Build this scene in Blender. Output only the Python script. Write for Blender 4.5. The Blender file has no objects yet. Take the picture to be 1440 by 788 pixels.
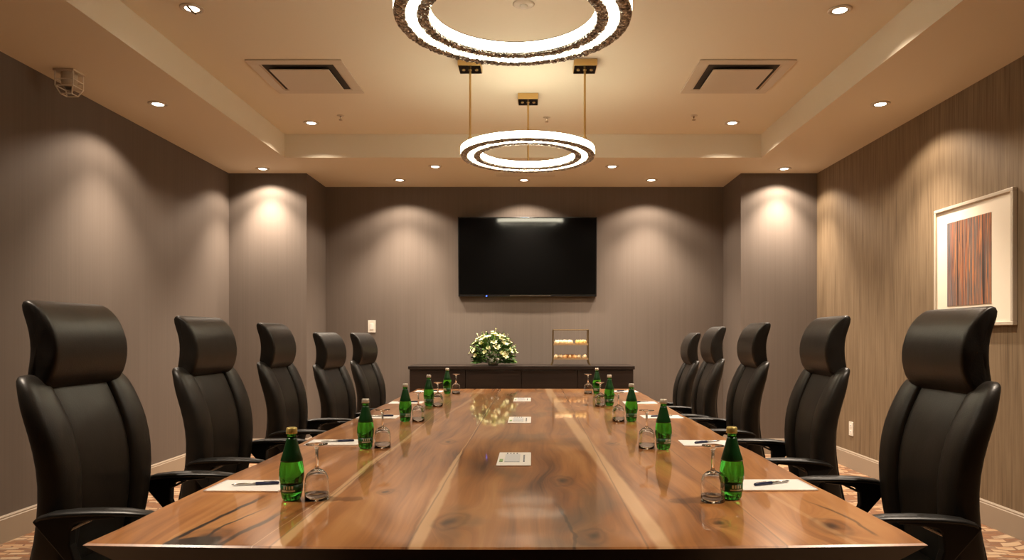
import bpy, bmesh, math, random
from mathutils import Vector, Matrix
random.seed(7)
PI = math.pi
D = bpy.data
SC = bpy.context.scene
COL = SC.collection

# ------------------------------------------------------------------ camera, world, exposure
cam_d = D.cameras.new('camera'); cam = D.objects.new('camera', cam_d); COL.objects.link(cam)
cam.location = (0, 0, 1.2); cam.rotation_euler = (PI/2, 0, 0)
cam_d.sensor_width = 36; cam_d.lens = 25.0
cam_d.shift_x = -29/1440; cam_d.shift_y = 78/1440
cam_d.clip_start = 0.05
SC.camera = cam
w = D.worlds.new('world'); SC.world = w; w.use_nodes = True
w.node_tree.nodes['Background'].inputs[0].default_value = (0.02, 0.018, 0.015, 1)
w.node_tree.nodes['Background'].inputs[1].default_value = 1.0
vs = SC.view_settings
vs.view_transform = 'Standard'; vs.look = 'None'; vs.gamma = 1; vs.use_curve_mapping = False
vs.exposure = 0.13
SC.cycles.use_denoising = True
SC.cycles.max_bounces = 12; SC.cycles.transmission_bounces = 12; SC.cycles.glossy_bounces = 6
SC.cycles.diffuse_bounces = 5; SC.cycles.sample_clamp_indirect = 6
SC.cycles.caustics_reflective = False; SC.cycles.caustics_refractive = False

SPOT_NARROW, SPOT_WIDE = 235.0, 45.0     # every recessed downlight: hot beam and soft spill
SPOT_COL = (1.0, 0.83, 0.655)
DEG_NARROW, DEG_WIDE = 88, 132
RING_E = 19.0            # ring pendants' side and bottom diffusers
RING_FILL_E = 7.0         # unseen glow added on top of the rings to brighten the ceiling tray
RING_COL = (1.0, 0.92, 0.69)
LENS_E = 9.0

ZF, ZS, ZT = 0.0, 2.84, 3.056          # floor, soffit, tray ceiling
XL, XR, YB, YN = -3.07, 2.875, 7.85, -1.6
TX0, TX1, TY0, TY1 = -2.285, 2.106, -0.4, 6.555   # tray opening
TABLE_Z = 0.75

# ------------------------------------------------------------------ node helpers
def mat(name):
    m = D.materials.new(name); m.use_nodes = True
    nt = m.node_tree
    return m, nt, nt.nodes['Principled BSDF']
def simple(name, col, rough=0.5, metal=0.0, spec=0.5, emit=None, es=0.0, coat=0.0):
    m, nt, b = mat(name)
    b.inputs['Base Color'].default_value = (*col, 1); b.inputs['Roughness'].default_value = rough
    b.inputs['Metallic'].default_value = metal; b.inputs['Specular IOR Level'].default_value = spec
    b.inputs['Coat Weight'].default_value = coat
    if emit:
        b.inputs['Emission Color'].default_value = (*emit, 1); b.inputs['Emission Strength'].default_value = es
    return m
def N(nt, t, **kw):
    n = nt.nodes.new(t)
    for k, v in kw.items():
        if k.startswith('i_'):
            n.inputs[k[2:].replace('_', ' ')].default_value = v
        else: setattr(n, k, v)
    return n
class E:
    """tiny expression helper on math nodes"""
    def __init__(s, nt, sock): s.nt, s.s = nt, sock
    def op(s, o, *a):
        n = s.nt.nodes.new('ShaderNodeMath'); n.operation = o
        s.nt.links.new(s.s, n.inputs[0])
        for i, v in enumerate(a):
            if isinstance(v, E): s.nt.links.new(v.s, n.inputs[i+1])
            else: n.inputs[i+1].default_value = v
        return E(s.nt, n.outputs[0])
    def __add__(s, o): return s.op('ADD', o)
    def __sub__(s, o): return s.op('SUBTRACT', o)
    def __mul__(s, o): return s.op('MULTIPLY', o)
    def __truediv__(s, o): return s.op('DIVIDE', o)
    def abs(s): return s.op('ABSOLUTE')
    def sq(s): return s.op('POWER', 2.0)
    def mr(s, a, b, c=0.0, d=1.0, smooth=True):
        n = s.nt.nodes.new('ShaderNodeMapRange'); n.interpolation_type = 'SMOOTHSTEP' if smooth else 'LINEAR'
        s.nt.links.new(s.s, n.inputs[0])
        for i, v in enumerate((a, b, c, d)): n.inputs[i+1].default_value = v
        return E(s.nt, n.outputs[0])
    def curve(s, pts, lo, hi):
        """piecewise function; inputs y, outputs value, both rescaled to 0..1"""
        n = s.nt.nodes.new('ShaderNodeFloatCurve'); c = n.mapping.curves[0]
        y0, y1 = pts[0][0], pts[-1][0]
        P = [((a-y0)/(y1-y0), (b-lo)/(hi-lo)) for a, b in pts]
        c.points[0].location = P[0]; c.points[1].location = P[-1]
        for p in P[1:-1]: c.points.new(*p)
        for p in c.points: p.handle_type = 'VECTOR'
        n.mapping.update()
        s.nt.links.new(s.mr(y0, y1, 0, 1, False).s, n.inputs[1])
        return E(s.nt, n.outputs[0]) * (hi-lo) + lo
def pos(nt):
    tc = N(nt, 'ShaderNodeTexCoord'); sp = N(nt, 'ShaderNodeSeparateXYZ')
    nt.links.new(tc.outputs['Object'], sp.inputs[0])
    return tc, E(nt, sp.outputs[0]), E(nt, sp.outputs[1]), E(nt, sp.outputs[2])
def comb(nt, *a):
    n = N(nt, 'ShaderNodeCombineXYZ')
    for i, v in enumerate(a):
        if isinstance(v, E): nt.links.new(v.s, n.inputs[i])
        else: n.inputs[i].default_value = v
    return n.outputs[0]
def noise(nt, vec, scale=5, detail=2, rough=0.5, dist=0.0):
    n = N(nt, 'ShaderNodeTexNoise'); nt.links.new(vec, n.inputs['Vector'])
    n.inputs['Scale'].default_value = scale; n.inputs['Detail'].default_value = detail
    n.inputs['Roughness'].default_value = rough; n.inputs['Distortion'].default_value = dist
    return E(nt, n.outputs['Fac'])
def ramp(nt, fac, stops, interp='LINEAR'):
    n = N(nt, 'ShaderNodeValToRGB'); cr = n.color_ramp; cr.interpolation = interp
    while len(cr.elements) < len(stops): cr.elements.new(0.5)
    for e, (p, c) in zip(cr.elements, stops): e.position = p; e.color = (*c, 1)
    nt.links.new(fac.s if isinstance(fac, E) else fac, n.inputs[0]); return n.outputs[0]
def mix(nt, fac, a, b, mode='MIX'):
    n = N(nt, 'ShaderNodeMix', data_type='RGBA', blend_type=mode)
    for k, v in ((0, fac), (6, a), (7, b)):
        if isinstance(v, E): nt.links.new(v.s, n.inputs[k])
        elif isinstance(v, (int, float)): n.inputs[k].default_value = v
        elif isinstance(v, tuple): n.inputs[k].default_value = (*v, 1)
        else: nt.links.new(v, n.inputs[k])
    return n.outputs[2]
def bump(nt, b, h, strength=0.3, dist=0.01):
    n = N(nt, 'ShaderNodeBump'); n.inputs['Strength'].default_value = strength; n.inputs['Distance'].default_value = dist
    nt.links.new(h.s, n.inputs['Height']); nt.links.new(n.outputs[0], b.inputs['Normal'])

# ------------------------------------------------------------------ materials
def m_wall_fabric():
    m, nt, b = mat('taupe_fabric_wallcovering'); tc, x, y, z = pos(nt)
    u = x + y
    f1 = noise(nt, comb(nt, u*60.0, 0.0, z*0.6), 1, 2)
    f2 = noise(nt, comb(nt, u*9.0, 0.0, z*0.3), 1, 1)
    f = f1*0.7 + f2*0.3
    c = ramp(nt, f, [(0.3, (0.126, 0.101, 0.084)), (0.7, (0.145, 0.117, 0.098))])
    nt.links.new(c, b.inputs['Base Color']); b.inputs['Roughness'].default_value = 0.75
    b.inputs['Specular IOR Level'].default_value = 0.25
    bump(nt, b, f1, 0.15, 0.002); return m
def m_wall_grass():
    m, nt, b = mat('golden_grasscloth_wallcovering'); tc, x, y, z = pos(nt)
    wob = noise(nt, comb(nt, y*8.0, z*1.2, 0.0), 1, 2)
    f1 = noise(nt, comb(nt, y*55.0 + wob*2.5, z*1.6, 0.0), 1, 3, 0.6)
    f2 = noise(nt, comb(nt, y*130.0, z*3.0, 0.0), 1, 2)
    f = f1*0.75 + f2*0.25
    c = ramp(nt, f, [(0.30, (0.095, 0.060, 0.030)), (0.44, (0.155, 0.105, 0.058)), (0.56, (0.195, 0.136, 0.078)), (0.74, (0.24, 0.172, 0.104))])
    nt.links.new(c, b.inputs['Base Color']); b.inputs['Roughness'].default_value = 0.7
    bump(nt, b, f, 0.3, 0.003); return m
def m_ceiling():
    m, nt, b = mat('cream_ceiling_paint'); tc, x, y, z = pos(nt)
    f = noise(nt, tc.outputs['Object'], 120, 3)
    b.inputs['Base Color'].default_value = (0.70, 0.635, 0.51, 1); b.inputs['Roughness'].default_value = 0.8
    bump(nt, b, f, 0.08, 0.002); return m
def m_carpet():
    m, nt, b = mat('patterned_carpet'); tc, x, y, z = pos(nt)
    w1 = noise(nt, comb(nt, x*1.2, y*1.2, 0.0), 1, 2)
    u = x*2.2 + w1*1.0; v = y*2.6 + w1*1.4
    br = N(nt, 'ShaderNodeTexBrick'); nt.links.new(comb(nt, u, v, 0.0), br.inputs['Vector'])
    br.inputs['Scale'].default_value = 2.0; br.inputs['Mortar Size'].default_value = 0.03
    br.inputs['Color1'].default_value = (0.05, 0.05, 0.05, 1); br.inputs['Color2'].default_value = (0.95, 0.95, 0.95, 1)
    br.inputs['Mortar'].default_value = (0.45, 0.45, 0.45, 1); br.inputs['Bias'].default_value = 0.1
    n2 = noise(nt, comb(nt, x*5.0, y*16.0, 0.0), 1, 4, 0.65)
    f = E(nt, N(nt, 'ShaderNodeRGBToBW').inputs[0].node.outputs[0])
    nt.links.new(br.outputs['Color'], f.s.node.inputs[0])
    g = f*0.55 + n2*0.5
    c = ramp(nt, g, [(0.2, (0.09, 0.035, 0.016)), (0.38, (0.24, 0.105, 0.042)), (0.5, (0.15, 0.075, 0.04)), (0.60, (0.40, 0.28, 0.17)), (0.8, (0.36, 0.20, 0.095))])
    nt.links.new(c, b.inputs['Base Color']); b.inputs['Roughness'].default_value = 0.95
    bump(nt, b, noise(nt, tc.outputs['Object'], 400, 2), 0.5, 0.004); return m
def m_table_wood():
    m, nt, b = mat('glossy_walnut_slab'); tc, x, y, z = pos(nt)
    # knots pull the grain around them
    u = x
    knots = [(-.20, 1.72, .055, .10), (.70, 1.67, .06, .12), (.127, 1.58, .05, .07), (-.73, 1.58, .07, .10), (.444, 1.70, .035, .06),
             (.09, 2.2, .06, .05), (.33, 2.95, .04, .05), (-.42, 2.05, .03, .04), (-.36, 3.0, .05, .05), (.62, 3.2, .04, .05), (-.1, 4.0, .05, .05), (.35, 4.6, .05, .05), (-.75, 3.6, .04, .05)]
    dark = None
    wob = noise(nt, comb(nt, x*9.0, y*4.0, 0.0), 1, 3, 0.6) - 0.5
    for kx, ky, r, a in knots:
        d2 = ((x - kx + wob*0.06)/r).sq() + ((y - ky + wob*0.10)/(r*1.9)).sq()
        g = (d2*-1.0).op('EXPONENT')
        u = u + g*a
        k = (d2*-9.0).op('EXPONENT')
        k = k + ((d2.op('SQRT') - 0.62).sq()*-60.0).op('EXPONENT')*0.35
        dark = k if dark is None else dark.op('MAXIMUM', k)
    big = noise(nt, comb(nt, x*3.0, y*0.9, 0.0), 1, 2)
    u = u + big*0.22
    # boards
    t = (x + 0.97)/1.83
    seams = [-.56, -.268, .245, .545]
    sp = [0] + [(s+.97)/1.83 for s in seams]
    tint = ramp(nt, t, list(zip(sp, [(.62,)*3, (.30,)*3, (.52,)*3, (.40,)*3, (.70,)*3])), 'CONSTANT')
    bw = N(nt, 'ShaderNodeRGBToBW'); nt.links.new(tint, bw.inputs[0]); bt = E(nt, bw.outputs[0])
    g1 = noise(nt, comb(nt, u*16.0 + bt*40.0, y*0.75, bt*7.0), 1, 3, 0.55, 0.4)
    g2 = noise(nt, comb(nt, u*90.0, y*2.2, bt*3.0), 1, 3, 0.6)
    g3 = noise(nt, comb(nt, u*5.0 + bt*11.0, y*1.3, 3.0), 1, 2)
    f = g1*0.52 + g2*0.16 + g3*0.42 + bt*0.12 - 0.12
    c = ramp(nt, f, [(0.33, (0.13, 0.046, 0.015)), (0.40, (0.33, 0.125, 0.036)), (0.52, (0.56, 0.235, 0.070)), (0.66, (0.74, 0.375, 0.135))])
    # grey-brown mineral stain in the middle board
    st = (noise(nt, comb(nt, x*4.0, y*1.8, 9.0), 1, 3, 0.6)).mr(0.48, 0.66) * (x - 0.02).abs().mr(0.34, 0.16)
    c = mix(nt, st*0.55, c, (0.16, 0.115, 0.075))
    # sapwood streaks
    ys = y + wob*0.25
    def streak(c, cx, wd, amt):
        xc = y.curve(cx, -1, 1); ww = y.curve(wd, 0, .1).op('MAXIMUM', 0.0)
        d = (x - xc + wob*0.016).abs() / (ww + 0.0005)
        mk = d.mr(1.15, 0.55)*amt
        return mix(nt, mk, c, (0.88, 0.555, 0.29))
    Y0, Y1 = 1.45, 6.05
    c = streak(c, [(Y0, -.541), (1.9, -.556), (2.45, -.57), (2.94, -.552), (Y1, -.56)], [(Y0, .016), (2.3, .012), (3.2, .009), (3.7, .001), (Y1, .001)], .8)
    c = streak(c, [(Y0, -.246), (2.0, -.262), (2.6, -.275), (Y1, -.27)], [(Y0, .016), (2.0, .022), (2.5, .012), (2.8, .001), (Y1, .001)], .95)
    c = streak(c, [(Y0, .285), (2.16, .262), (2.85, .232), (3.8, .195), (5.2, .145), (Y1, .13)], [(Y0, .020), (2.2, .026), (3.4, .030), (5.0, .034), (Y1, .03)], .9)
    c = streak(c, [(Y0, .70), (2.2, .66), (3.5, .66), (Y1, .66)], [(Y0, .010), (2.2, .006), (2.6, .001), (Y1, .001)], .35)
    c = streak(c, [(Y0, -.60), (3.9, -.50), (5.0, -.43), (Y1, -.42)], [(Y0, .001), (3.9, .001), (4.6, .014), (Y1, .02)], .5)
    # seams and cracks
    for s in seams:
        mk = (x - s + wob*0.006).abs().mr(0.0035, 0.001)*0.45
        c = mix(nt, mk, c, (0.09, 0.04, 0.018))
    def crack(c, cx, wd, amt, yr):
        xc = y.curve(cx, -1, 1)
        mk = ((x - xc + wob*0.05).abs()/wd).mr(1.0, 0.3) * amt * y.mr(yr[1], yr[1]-0.15) * y.mr(yr[0], yr[0]+0.04)
        return mix(nt, mk, c, (0.035, 0.022, 0.016))
    c = crack(c, [(Y0, -.795), (1.75, -.775), (1.96, -.750), (Y1, -.7)], .011, 1.0, (1.4, 2.05))
    c = crack(c, [(Y0, -.735), (1.66, -.725), (1.85, -.69), (Y1, -.7)], .006, .9, (1.5, 1.9))
    c = crack(c, [(Y0, -.672), (1.61, -.663), (1.75, -.645), (Y1, -.6)], .013, .95, (1.4, 1.88))
    c = crack(c, [(Y0, .09), (1.6, .095), (1.95, .06), (Y1, .0)], .006, .6, (1.4, 1.95))
    c = crack(c, [(Y0, .78), (1.75, .78), (1.95, .745), (Y1, .6)], .007, .6, (1.58, 2.0))
    blot = (((x + .735 + wob*.16)/.070).sq() + ((y - 1.535 + wob*.14)/.055).sq()).mr(1.1, 0.6)
    c = mix(nt, blot*0.95, c, (0.03, 0.026, 0.022))
    c = mix(nt, dark.op('MINIMUM', 1.0)*0.9, c, (0.035, 0.018, 0.011))
    nt.links.new(c, b.inputs['Base Color'])
    b.inputs['Roughness'].default_value = 0.30; b.inputs['Specular IOR Level'].default_value = 0.4
    b.inputs['Coat Weight'].default_value = 0.9; b.inputs['Coat Roughness'].default_value = 0.045
    b.inputs['Coat IOR'].default_value = 1.5
    return m
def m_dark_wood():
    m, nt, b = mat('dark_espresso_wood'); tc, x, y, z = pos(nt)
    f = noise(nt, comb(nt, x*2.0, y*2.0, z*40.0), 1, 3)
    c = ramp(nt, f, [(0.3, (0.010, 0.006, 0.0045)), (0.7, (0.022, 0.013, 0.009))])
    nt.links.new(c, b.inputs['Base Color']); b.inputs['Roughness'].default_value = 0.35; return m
def m_leather():
    m, nt, b = mat('black_leather'); tc, x, y, z = pos(nt)
    f = noise(nt, tc.outputs['Object'], 260, 3); g = noise(nt, tc.outputs['Object'], 9, 3)
    c = ramp(nt, g, [(0.3, (0.009, 0.0075, 0.006)), (0.7, (0.018, 0.0145, 0.011))])
    nt.links.new(c, b.inputs['Base Color']); b.inputs['Roughness'].default_value = 0.40
    b.inputs['Specular IOR Level'].default_value = 0.42
    bump(nt, b, f*0.5 + g*2.0, 0.25, 0.003); return m
def m_crystal():
    m, nt, b = mat('faceted_crystal_band'); tc, x, y, z = pos(nt)
    v = N(nt, 'ShaderNodeTexVoronoi'); v.inputs['Scale'].default_value = 110
    nt.links.new(tc.outputs['Object'], v.inputs['Vector'])
    bw = N(nt, 'ShaderNodeRGBToBW'); nt.links.new(v.outputs['Color'], bw.inputs[0])
    c = ramp(nt, E(nt, bw.outputs[0]), [(0.2, (0.12, 0.11, 0.10)), (0.5, (0.34, 0.32, 0.28)), (0.72, (0.60, 0.56, 0.48)), (0.85, (0.95, 0.92, 0.85))])
    nt.links.new(c, b.inputs['Base Color']); b.inputs['Metallic'].default_value = 0.7; b.inputs['Roughness'].default_value = 0.22
    bump(nt, b, E(nt, v.outputs['Distance']), 0.9, 0.01); return m
def m_glass(name, col, ior, rough=0.0):
    m, nt, b = mat(name)
    b.inputs['Base Color'].default_value = (*col, 1); b.inputs['Transmission Weight'].default_value = 1
    b.inputs['IOR'].default_value = ior; b.inputs['Roughness'].default_value = rough; return m
def m_art():
    m, nt, b = mat('abstract_stripe_painting'); tc, x, y, z = pos(nt)
    f = noise(nt, comb(nt, y*30.0, z*0.45, 2.0), 1, 3, 0.6)
    h = noise(nt, comb(nt, y*40.0, z*2.0, 5.0), 1, 4, 0.7)
    g = f*0.84 + h*0.16 
    c = ramp(nt, g, [(0.36, (0.02, 0.014, 0.012)), (0.43, (0.07, 0.05, 0.045)), (0.465, (0.50, 0.15, 0.045)), (0.49, (0.10, 0.075, 0.07)), (0.53, (0.16, 0.13, 0.115)), (0.56, (0.60, 0.22, 0.06)), (0.585, (0.09, 0.065, 0.055)), (0.64, (0.20, 0.16, 0.14)), (0.68, (0.40, 0.11, 0.03))])
    gl = (y - 4.78).mr(0.0, 0.12)
    c = mix(nt, gl*0.7, c, ramp(nt, h, [(0.35, (0.06, 0.055, 0.07)), (0.65, (0.22, 0.20, 0.21))]))
    nt.links.new(c, b.inputs['Base Color']); b.inputs['Roughness'].default_value = 0.6; return m
def m_leaf(name, c1, c2):
    m, nt, b = mat(name); tc, x, y, z = pos(nt)
    f = noise(nt, tc.outputs['Object'], 30, 2)
    nt.links.new(ramp(nt, f, [(0.3, c1), (0.7, c2)]), b.inputs['Base Color']); b.inputs['Roughness'].default_value = 0.5; return m
M = dict(
    fabric=m_wall_fabric(), grass=m_wall_grass(), ceil=m_ceiling(), carpet=m_carpet(), wood=m_table_wood(), dwood=m_dark_wood(),
    leather=m_leather(), crystal=m_crystal(), art=m_art(),
    base=simple('baseboard_paint', (0.33, 0.265, 0.20), 0.45),
    plastic=simple('black_plastic', (0.008, 0.0075, 0.007), 0.38, 0, 0.4),
    rubber=simple('caster_rubber', (0.01, 0.01, 0.01), 0.6),
    chrome=simple('brushed_steel', (0.55, 0.53, 0.5), 0.25, 1.0),
    brass=simple('satin_brass', (0.62, 0.42, 0.17), 0.3, 1.0),
    bronze=simple('dark_bronze_mirror', (0.10, 0.075, 0.05), 0.15, 1.0),
    white=simple('white_plastic', (0.72, 0.68, 0.60), 0.4),
    vent=simple('cream_vent_enamel', (0.55, 0.48, 0.38), 0.45),
    ventdark=simple('vent_duct_dark', (0.03, 0.022, 0.015), 0.8),
    tvframe=simple('television_bezel', (0.008, 0.008, 0.008), 0.25),
    screen=simple('television_screen', (0.003, 0.003, 0.003), 0.06, 0, 0.5),
    led_blue=simple('blue_standby_light', (0.0, 0.01, 0.1), 0.4, emit=(0.05, 0.12, 1.0), es=6),
    topfill=simple('ring_top_fill_glow', (0.9, 0.88, 0.8), 0.5, emit=RING_COL, es=RING_FILL_E),
    lens=simple('lit_lamp_lens', (0.9, 0.85, 0.75), 0.4, emit=(1.0, 0.84, 0.66), es=LENS_E),
    reflector=simple('lamp_reflector', (0.6, 0.52, 0.42), 0.25, 0.8),
    diffuser=simple('lit_ring_diffuser', (0.9, 0.88, 0.8), 0.5, emit=RING_COL, es=RING_E),
    paper=simple('white_paper', (0.80, 0.78, 0.75), 0.6),
    ink=simple('navy_pen_plastic', (0.012, 0.016, 0.06), 0.3),
    print_=simple('grey_print', (0.28, 0.30, 0.34), 0.6),
    print_g=simple('green_print', (0.25, 0.42, 0.16), 0.6),
    green=m_glass('green_bottle_glass', (0.07, 0.52, 0.06), 1.36, 0.02),
    foil=simple('dark_green_neck_label', (0.006, 0.06, 0.012), 0.3, 0.2),
    blab=simple('green_bottle_label', (0.01, 0.10, 0.03), 0.4),
    blabw=simple('pale_bottle_label_print', (0.55, 0.62, 0.50), 0.4),
    gold=simple('gold_bottle_cap', (0.62, 0.50, 0.16), 0.35, 0.5),
    cap=simple('silver_bottle_cap', (0.62, 0.58, 0.50), 0.35, 0.5),
    glass=m_glass('clear_stemware', (0.97, 0.97, 0.97), 1.48),
    frame=simple('champagne_picture_frame', (0.60, 0.53, 0.43), 0.35, 0.2),
    mat=simple('ivory_mat_board', (0.78, 0.70, 0.58), 0.7),
    leaf=m_leaf('dark_green_leaf', (0.025, 0.075, 0.012), (0.10, 0.21, 0.035)),
    lime=m_leaf('lime_green_leaf', (0.16, 0.28, 0.03), (0.32, 0.42, 0.07)),
    petal=m_leaf('ivory_petal', (0.52, 0.55, 0.27), (0.80, 0.79, 0.52)),
    stamen=simple('yellow_stamen', (0.6, 0.45, 0.06), 0.6),
    stone=simple('white_ceramic', (0.6, 0.56, 0.48), 0.3),
    roll=m_leaf('pale_bread', (0.55, 0.38, 0.20), (0.80, 0.66, 0.42)),
    pastry=m_leaf('golden_pastry', (0.62, 0.28, 0.09), (0.85, 0.50, 0.22)),
    filling=simple('yellow_filling', (0.60, 0.42, 0.14), 0.5),
    traym=simple('tray_glass_amber', (0.45, 0.30, 0.16), 0.25, 0.3),
)

# ------------------------------------------------------------------ geometry helpers
def link(name, me, m=None, parent=None, smooth=False):
    o = D.objects.new(name, me); COL.objects.link(o)
    if m is not None:
        for k in (m if isinstance(m, (list, tuple)) else [m]): me.materials.append(k)
    if smooth:
        for p in me.polygons: p.use_smooth = True
    if parent: o.parent = parent
    return o
def obj(name, bm, m=None, parent=None, smooth=False, bevel=0, sub=0):
    bmesh.ops.recalc_face_normals(bm, faces=bm.faces)
    me = D.meshes.new(name); bm.to_mesh(me); bm.free()
    o = link(name, me, m, parent, smooth)
    if bevel:
        b = o.modifiers.new('bevel', 'BEVEL'); b.width = bevel; b.segments = 2; b.limit_method = 'ANGLE'
    if sub:
        s = o.modifiers.new('sub', 'SUBSURF'); s.levels = sub; s.render_levels = sub
    return o
def tag(o, label=None, cat=None, group=None, kind=None):
    if label: o['label'] = label
    if cat: o['category'] = cat
    if group: o['group'] = group
    if kind: o['kind'] = kind
    return o
def thing(name, label, cat, loc=(0, 0, 0), rz=0, group=None):
    o = D.objects.new(name, None); COL.objects.link(o); o.empty_display_size = 0.05
    o.location = loc; o.rotation_euler = (0, 0, rz)
    return tag(o, label, cat, group)
def copy_tree(o, parent=None):
    c = o.copy(); COL.objects.link(c)
    if parent: c.parent = parent
    for ch in list(o.children): copy_tree(ch, c)
    return c
def box(bm, x0, x1, y0, y1, z0, z1, mi=0):
    vs_ = [bm.verts.new(p) for p in ((x0,y0,z0),(x1,y0,z0),(x1,y1,z0),(x0,y1,z0),(x0,y0,z1),(x1,y0,z1),(x1,y1,z1),(x0,y1,z1))]
    for f in ((0,3,2,1),(4,5,6,7),(0,1,5,4),(1,2,6,5),(2,3,7,6),(3,0,4,7)):
        bm.faces.new([vs_[i] for i in f]).material_index = mi
def boxm(*a):
    bm = bmesh.new(); box(bm, *a); return bm
def lathe(bm, prof, seg=32, cx=0, cy=0, cz=0, close=False, mi=0):
    rings = []
    for r, z in prof:
        if r < 1e-6: rings.append([bm.verts.new((cx, cy, cz+z))])
        else: rings.append([bm.verts.new((cx+r*math.cos(2*PI*i/seg), cy+r*math.sin(2*PI*i/seg), cz+z)) for i in range(seg)])
    pairs = list(zip(rings, rings[1:]))
    if close: pairs.append((rings[-1], rings[0]))
    for a, b in pairs:
        for i in range(seg):
            j = (i+1) % seg
            if len(a) == 1 and len(b) == 1: continue
            if len(a) == 1: f = bm.faces.new((a[0], b[i], b[j]))
            elif len(b) == 1: f = bm.faces.new((a[i], b[0], a[j]))
            else: f = bm.faces.new((a[i], b[i], b[j], a[j]))
            f.material_index = mi
def tube(bm, pts, r, seg=10, rx=None, mi=0, cap=True):
    """round (or elliptic: rx sideways in y) tube along points"""
    pts = [Vector(p) for p in pts]; rings = []
    for i, p in enumerate(pts):
        t = (pts[min(i+1, len(pts)-1)] - pts[max(i-1, 0)]).normalized()
        ref = Vector((0, 1, 0)) if abs(t.y) < 0.9 else Vector((1, 0, 0))
        a = (ref - t*ref.dot(t)).normalized(); b = t.cross(a)
        rr = r[i] if isinstance(r, (list, tuple)) else r
        ra = rr if rx is None else (rx[i] if isinstance(rx, (list, tuple)) else rx)
        rings.append([bm.verts.new(p + a*ra*math.cos(2*PI*k/seg) + b*rr*math.sin(2*PI*k/seg)) for k in range(seg)])
    for A, B in zip(rings, rings[1:]):
        for k in range(seg): bm.faces.new((A[k], A[(k+1) % seg], B[(k+1) % seg], B[k])).material_index = mi
    if cap:
        bm.faces.new(rings[0][::-1]).material_index = mi; bm.faces.new(rings[-1]).material_index = mi
def loft_z(bm, rows, n=20, e=3.0, mi=0):
    """stacked super-elliptic sections: (z, x0, x1, y0, y1)"""
    rings = []
    for z, x0, x1, y0, y1 in rows:
        cx, cy, a, b = (x0+x1)/2, (y0+y1)/2, abs(x1-x0)/2, abs(y1-y0)/2
        R = []
        for k in range(n):
            t = 2*PI*k/n; c, s = math.cos(t), math.sin(t)
            R.append(bm.verts.new((cx + a*math.copysign(abs(c)**(2/e), c), cy + b*math.copysign(abs(s)**(2/e), s), z)))
        rings.append(R)
    for A, B in zip(rings, rings[1:]):
        for k in range(n): bm.faces.new((A[k], A[(k+1) % n], B[(k+1) % n], B[k])).material_index = mi
    for R, fl in ((rings[0], True), (rings[-1], False)):
        bm.faces.new(R[::-1] if fl else R).material_index = mi
def prism_xz(bm, prof, y0, y1):
    a = [bm.verts.new((x, y0, z)) for x, z in prof]; b = [bm.verts.new((x, y1, z)) for x, z in prof]
    n = len(prof)
    for i in range(n): bm.faces.new((a[i], a[(i+1) % n], b[(i+1) % n], b[i]))
    bm.faces.new(a[::-1]); bm.faces.new(b)

# ------------------------------------------------------------------ the room
def struct(name, bm, m, **k):
    o = obj(name, bm, m, **k); o['kind'] = 'structure'; return o
T = 0.12
struct('floor', boxm(XL-T, XR+T, YN-T, YB+T, -T, 0), M['carpet'])
bm = bmesh.new()
box(bm, TX0-.001, TX1+.001, TY0-.001, TY1+.001, ZT, ZT+.1)                     # tray top
box(bm, XL-T, TX0, YN-T, YB+T, ZS, ZT+.1); box(bm, TX1, XR+T, YN-T, YB+T, ZS, ZT+.1)
box(bm, TX0, TX1, TY1, YB+T, ZS, ZT+.1); box(bm, TX0, TX1, YN-T, TY0, ZS, ZT+.1)
struct('ceiling', bm, M['ceil'])
PLX, PRX, PY = -2.285, 2.105, 7.19                                              # the corner piers
struct('wall_left', boxm(XL-T, XL, YN-T, YB+T, 0, ZS), M['fabric'])
struct('wall_right', boxm(XR, XR+T, YN-T, YB+T, 0, ZS), M['grass'])
struct('wall_far', boxm(XL, XR, YB, YB+T, 0, ZS), M['fabric'])
struct('wall_near', boxm(XL, XR, YN-T, YN, 0, ZS), M['fabric'])
struct('wall_pier_left', boxm(XL, PLX, PY, YB, 0, ZS), M['fabric'])
struct('wall_pier_right', boxm(PRX, XR, PY, YB, 0, ZS), M['fabric'])
def baseboard(name, a, b, nrm):
    """a, b: ends along the wall foot; nrm: direction into the room"""
    a, b, n = Vector((*a, 0)), Vector((*b, 0)), Vector((*nrm, 0))
    prof = [(0, 0), (.016, 0), (.016, .135), (.012, .140), (.012, .148), (.006, .156), (0, .156)]
    bm = bmesh.new()
    A = [bm.verts.new(a + n*p + Vector((0, 0, z))) for p, z in prof]; B = [bm.verts.new(b + n*p + Vector((0, 0, z))) for p, z in prof]
    k = len(prof)
    for i in range(k): bm.faces.new((A[i], A[(i+1) % k], B[(i+1) % k], B[i]))
    bm.faces.new(A[::-1]); bm.faces.new(B)
    struct(name, bm, M['base'])
baseboard('baseboard_left', (XL, YN), (XL, PY), (1, 0))
baseboard('baseboard_right', (XR, YN), (XR, PY), (-1, 0))
baseboard('baseboard_far', (PLX, YB), (PRX, YB), (0, -1))
baseboard('baseboard_pier_left', (XL+.016, PY), (PLX+.016, PY), (0, -1))
baseboard('baseboard_pier_left_side', (PLX, PY), (PLX, YB-.016), (1, 0))
baseboard('baseboard_pier_right', (PRX-.016, PY), (XR-.016, PY), (0, -1))
baseboard('baseboard_pier_right_side', (PRX, PY), (PRX, YB-.016), (-1, 0))

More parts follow.
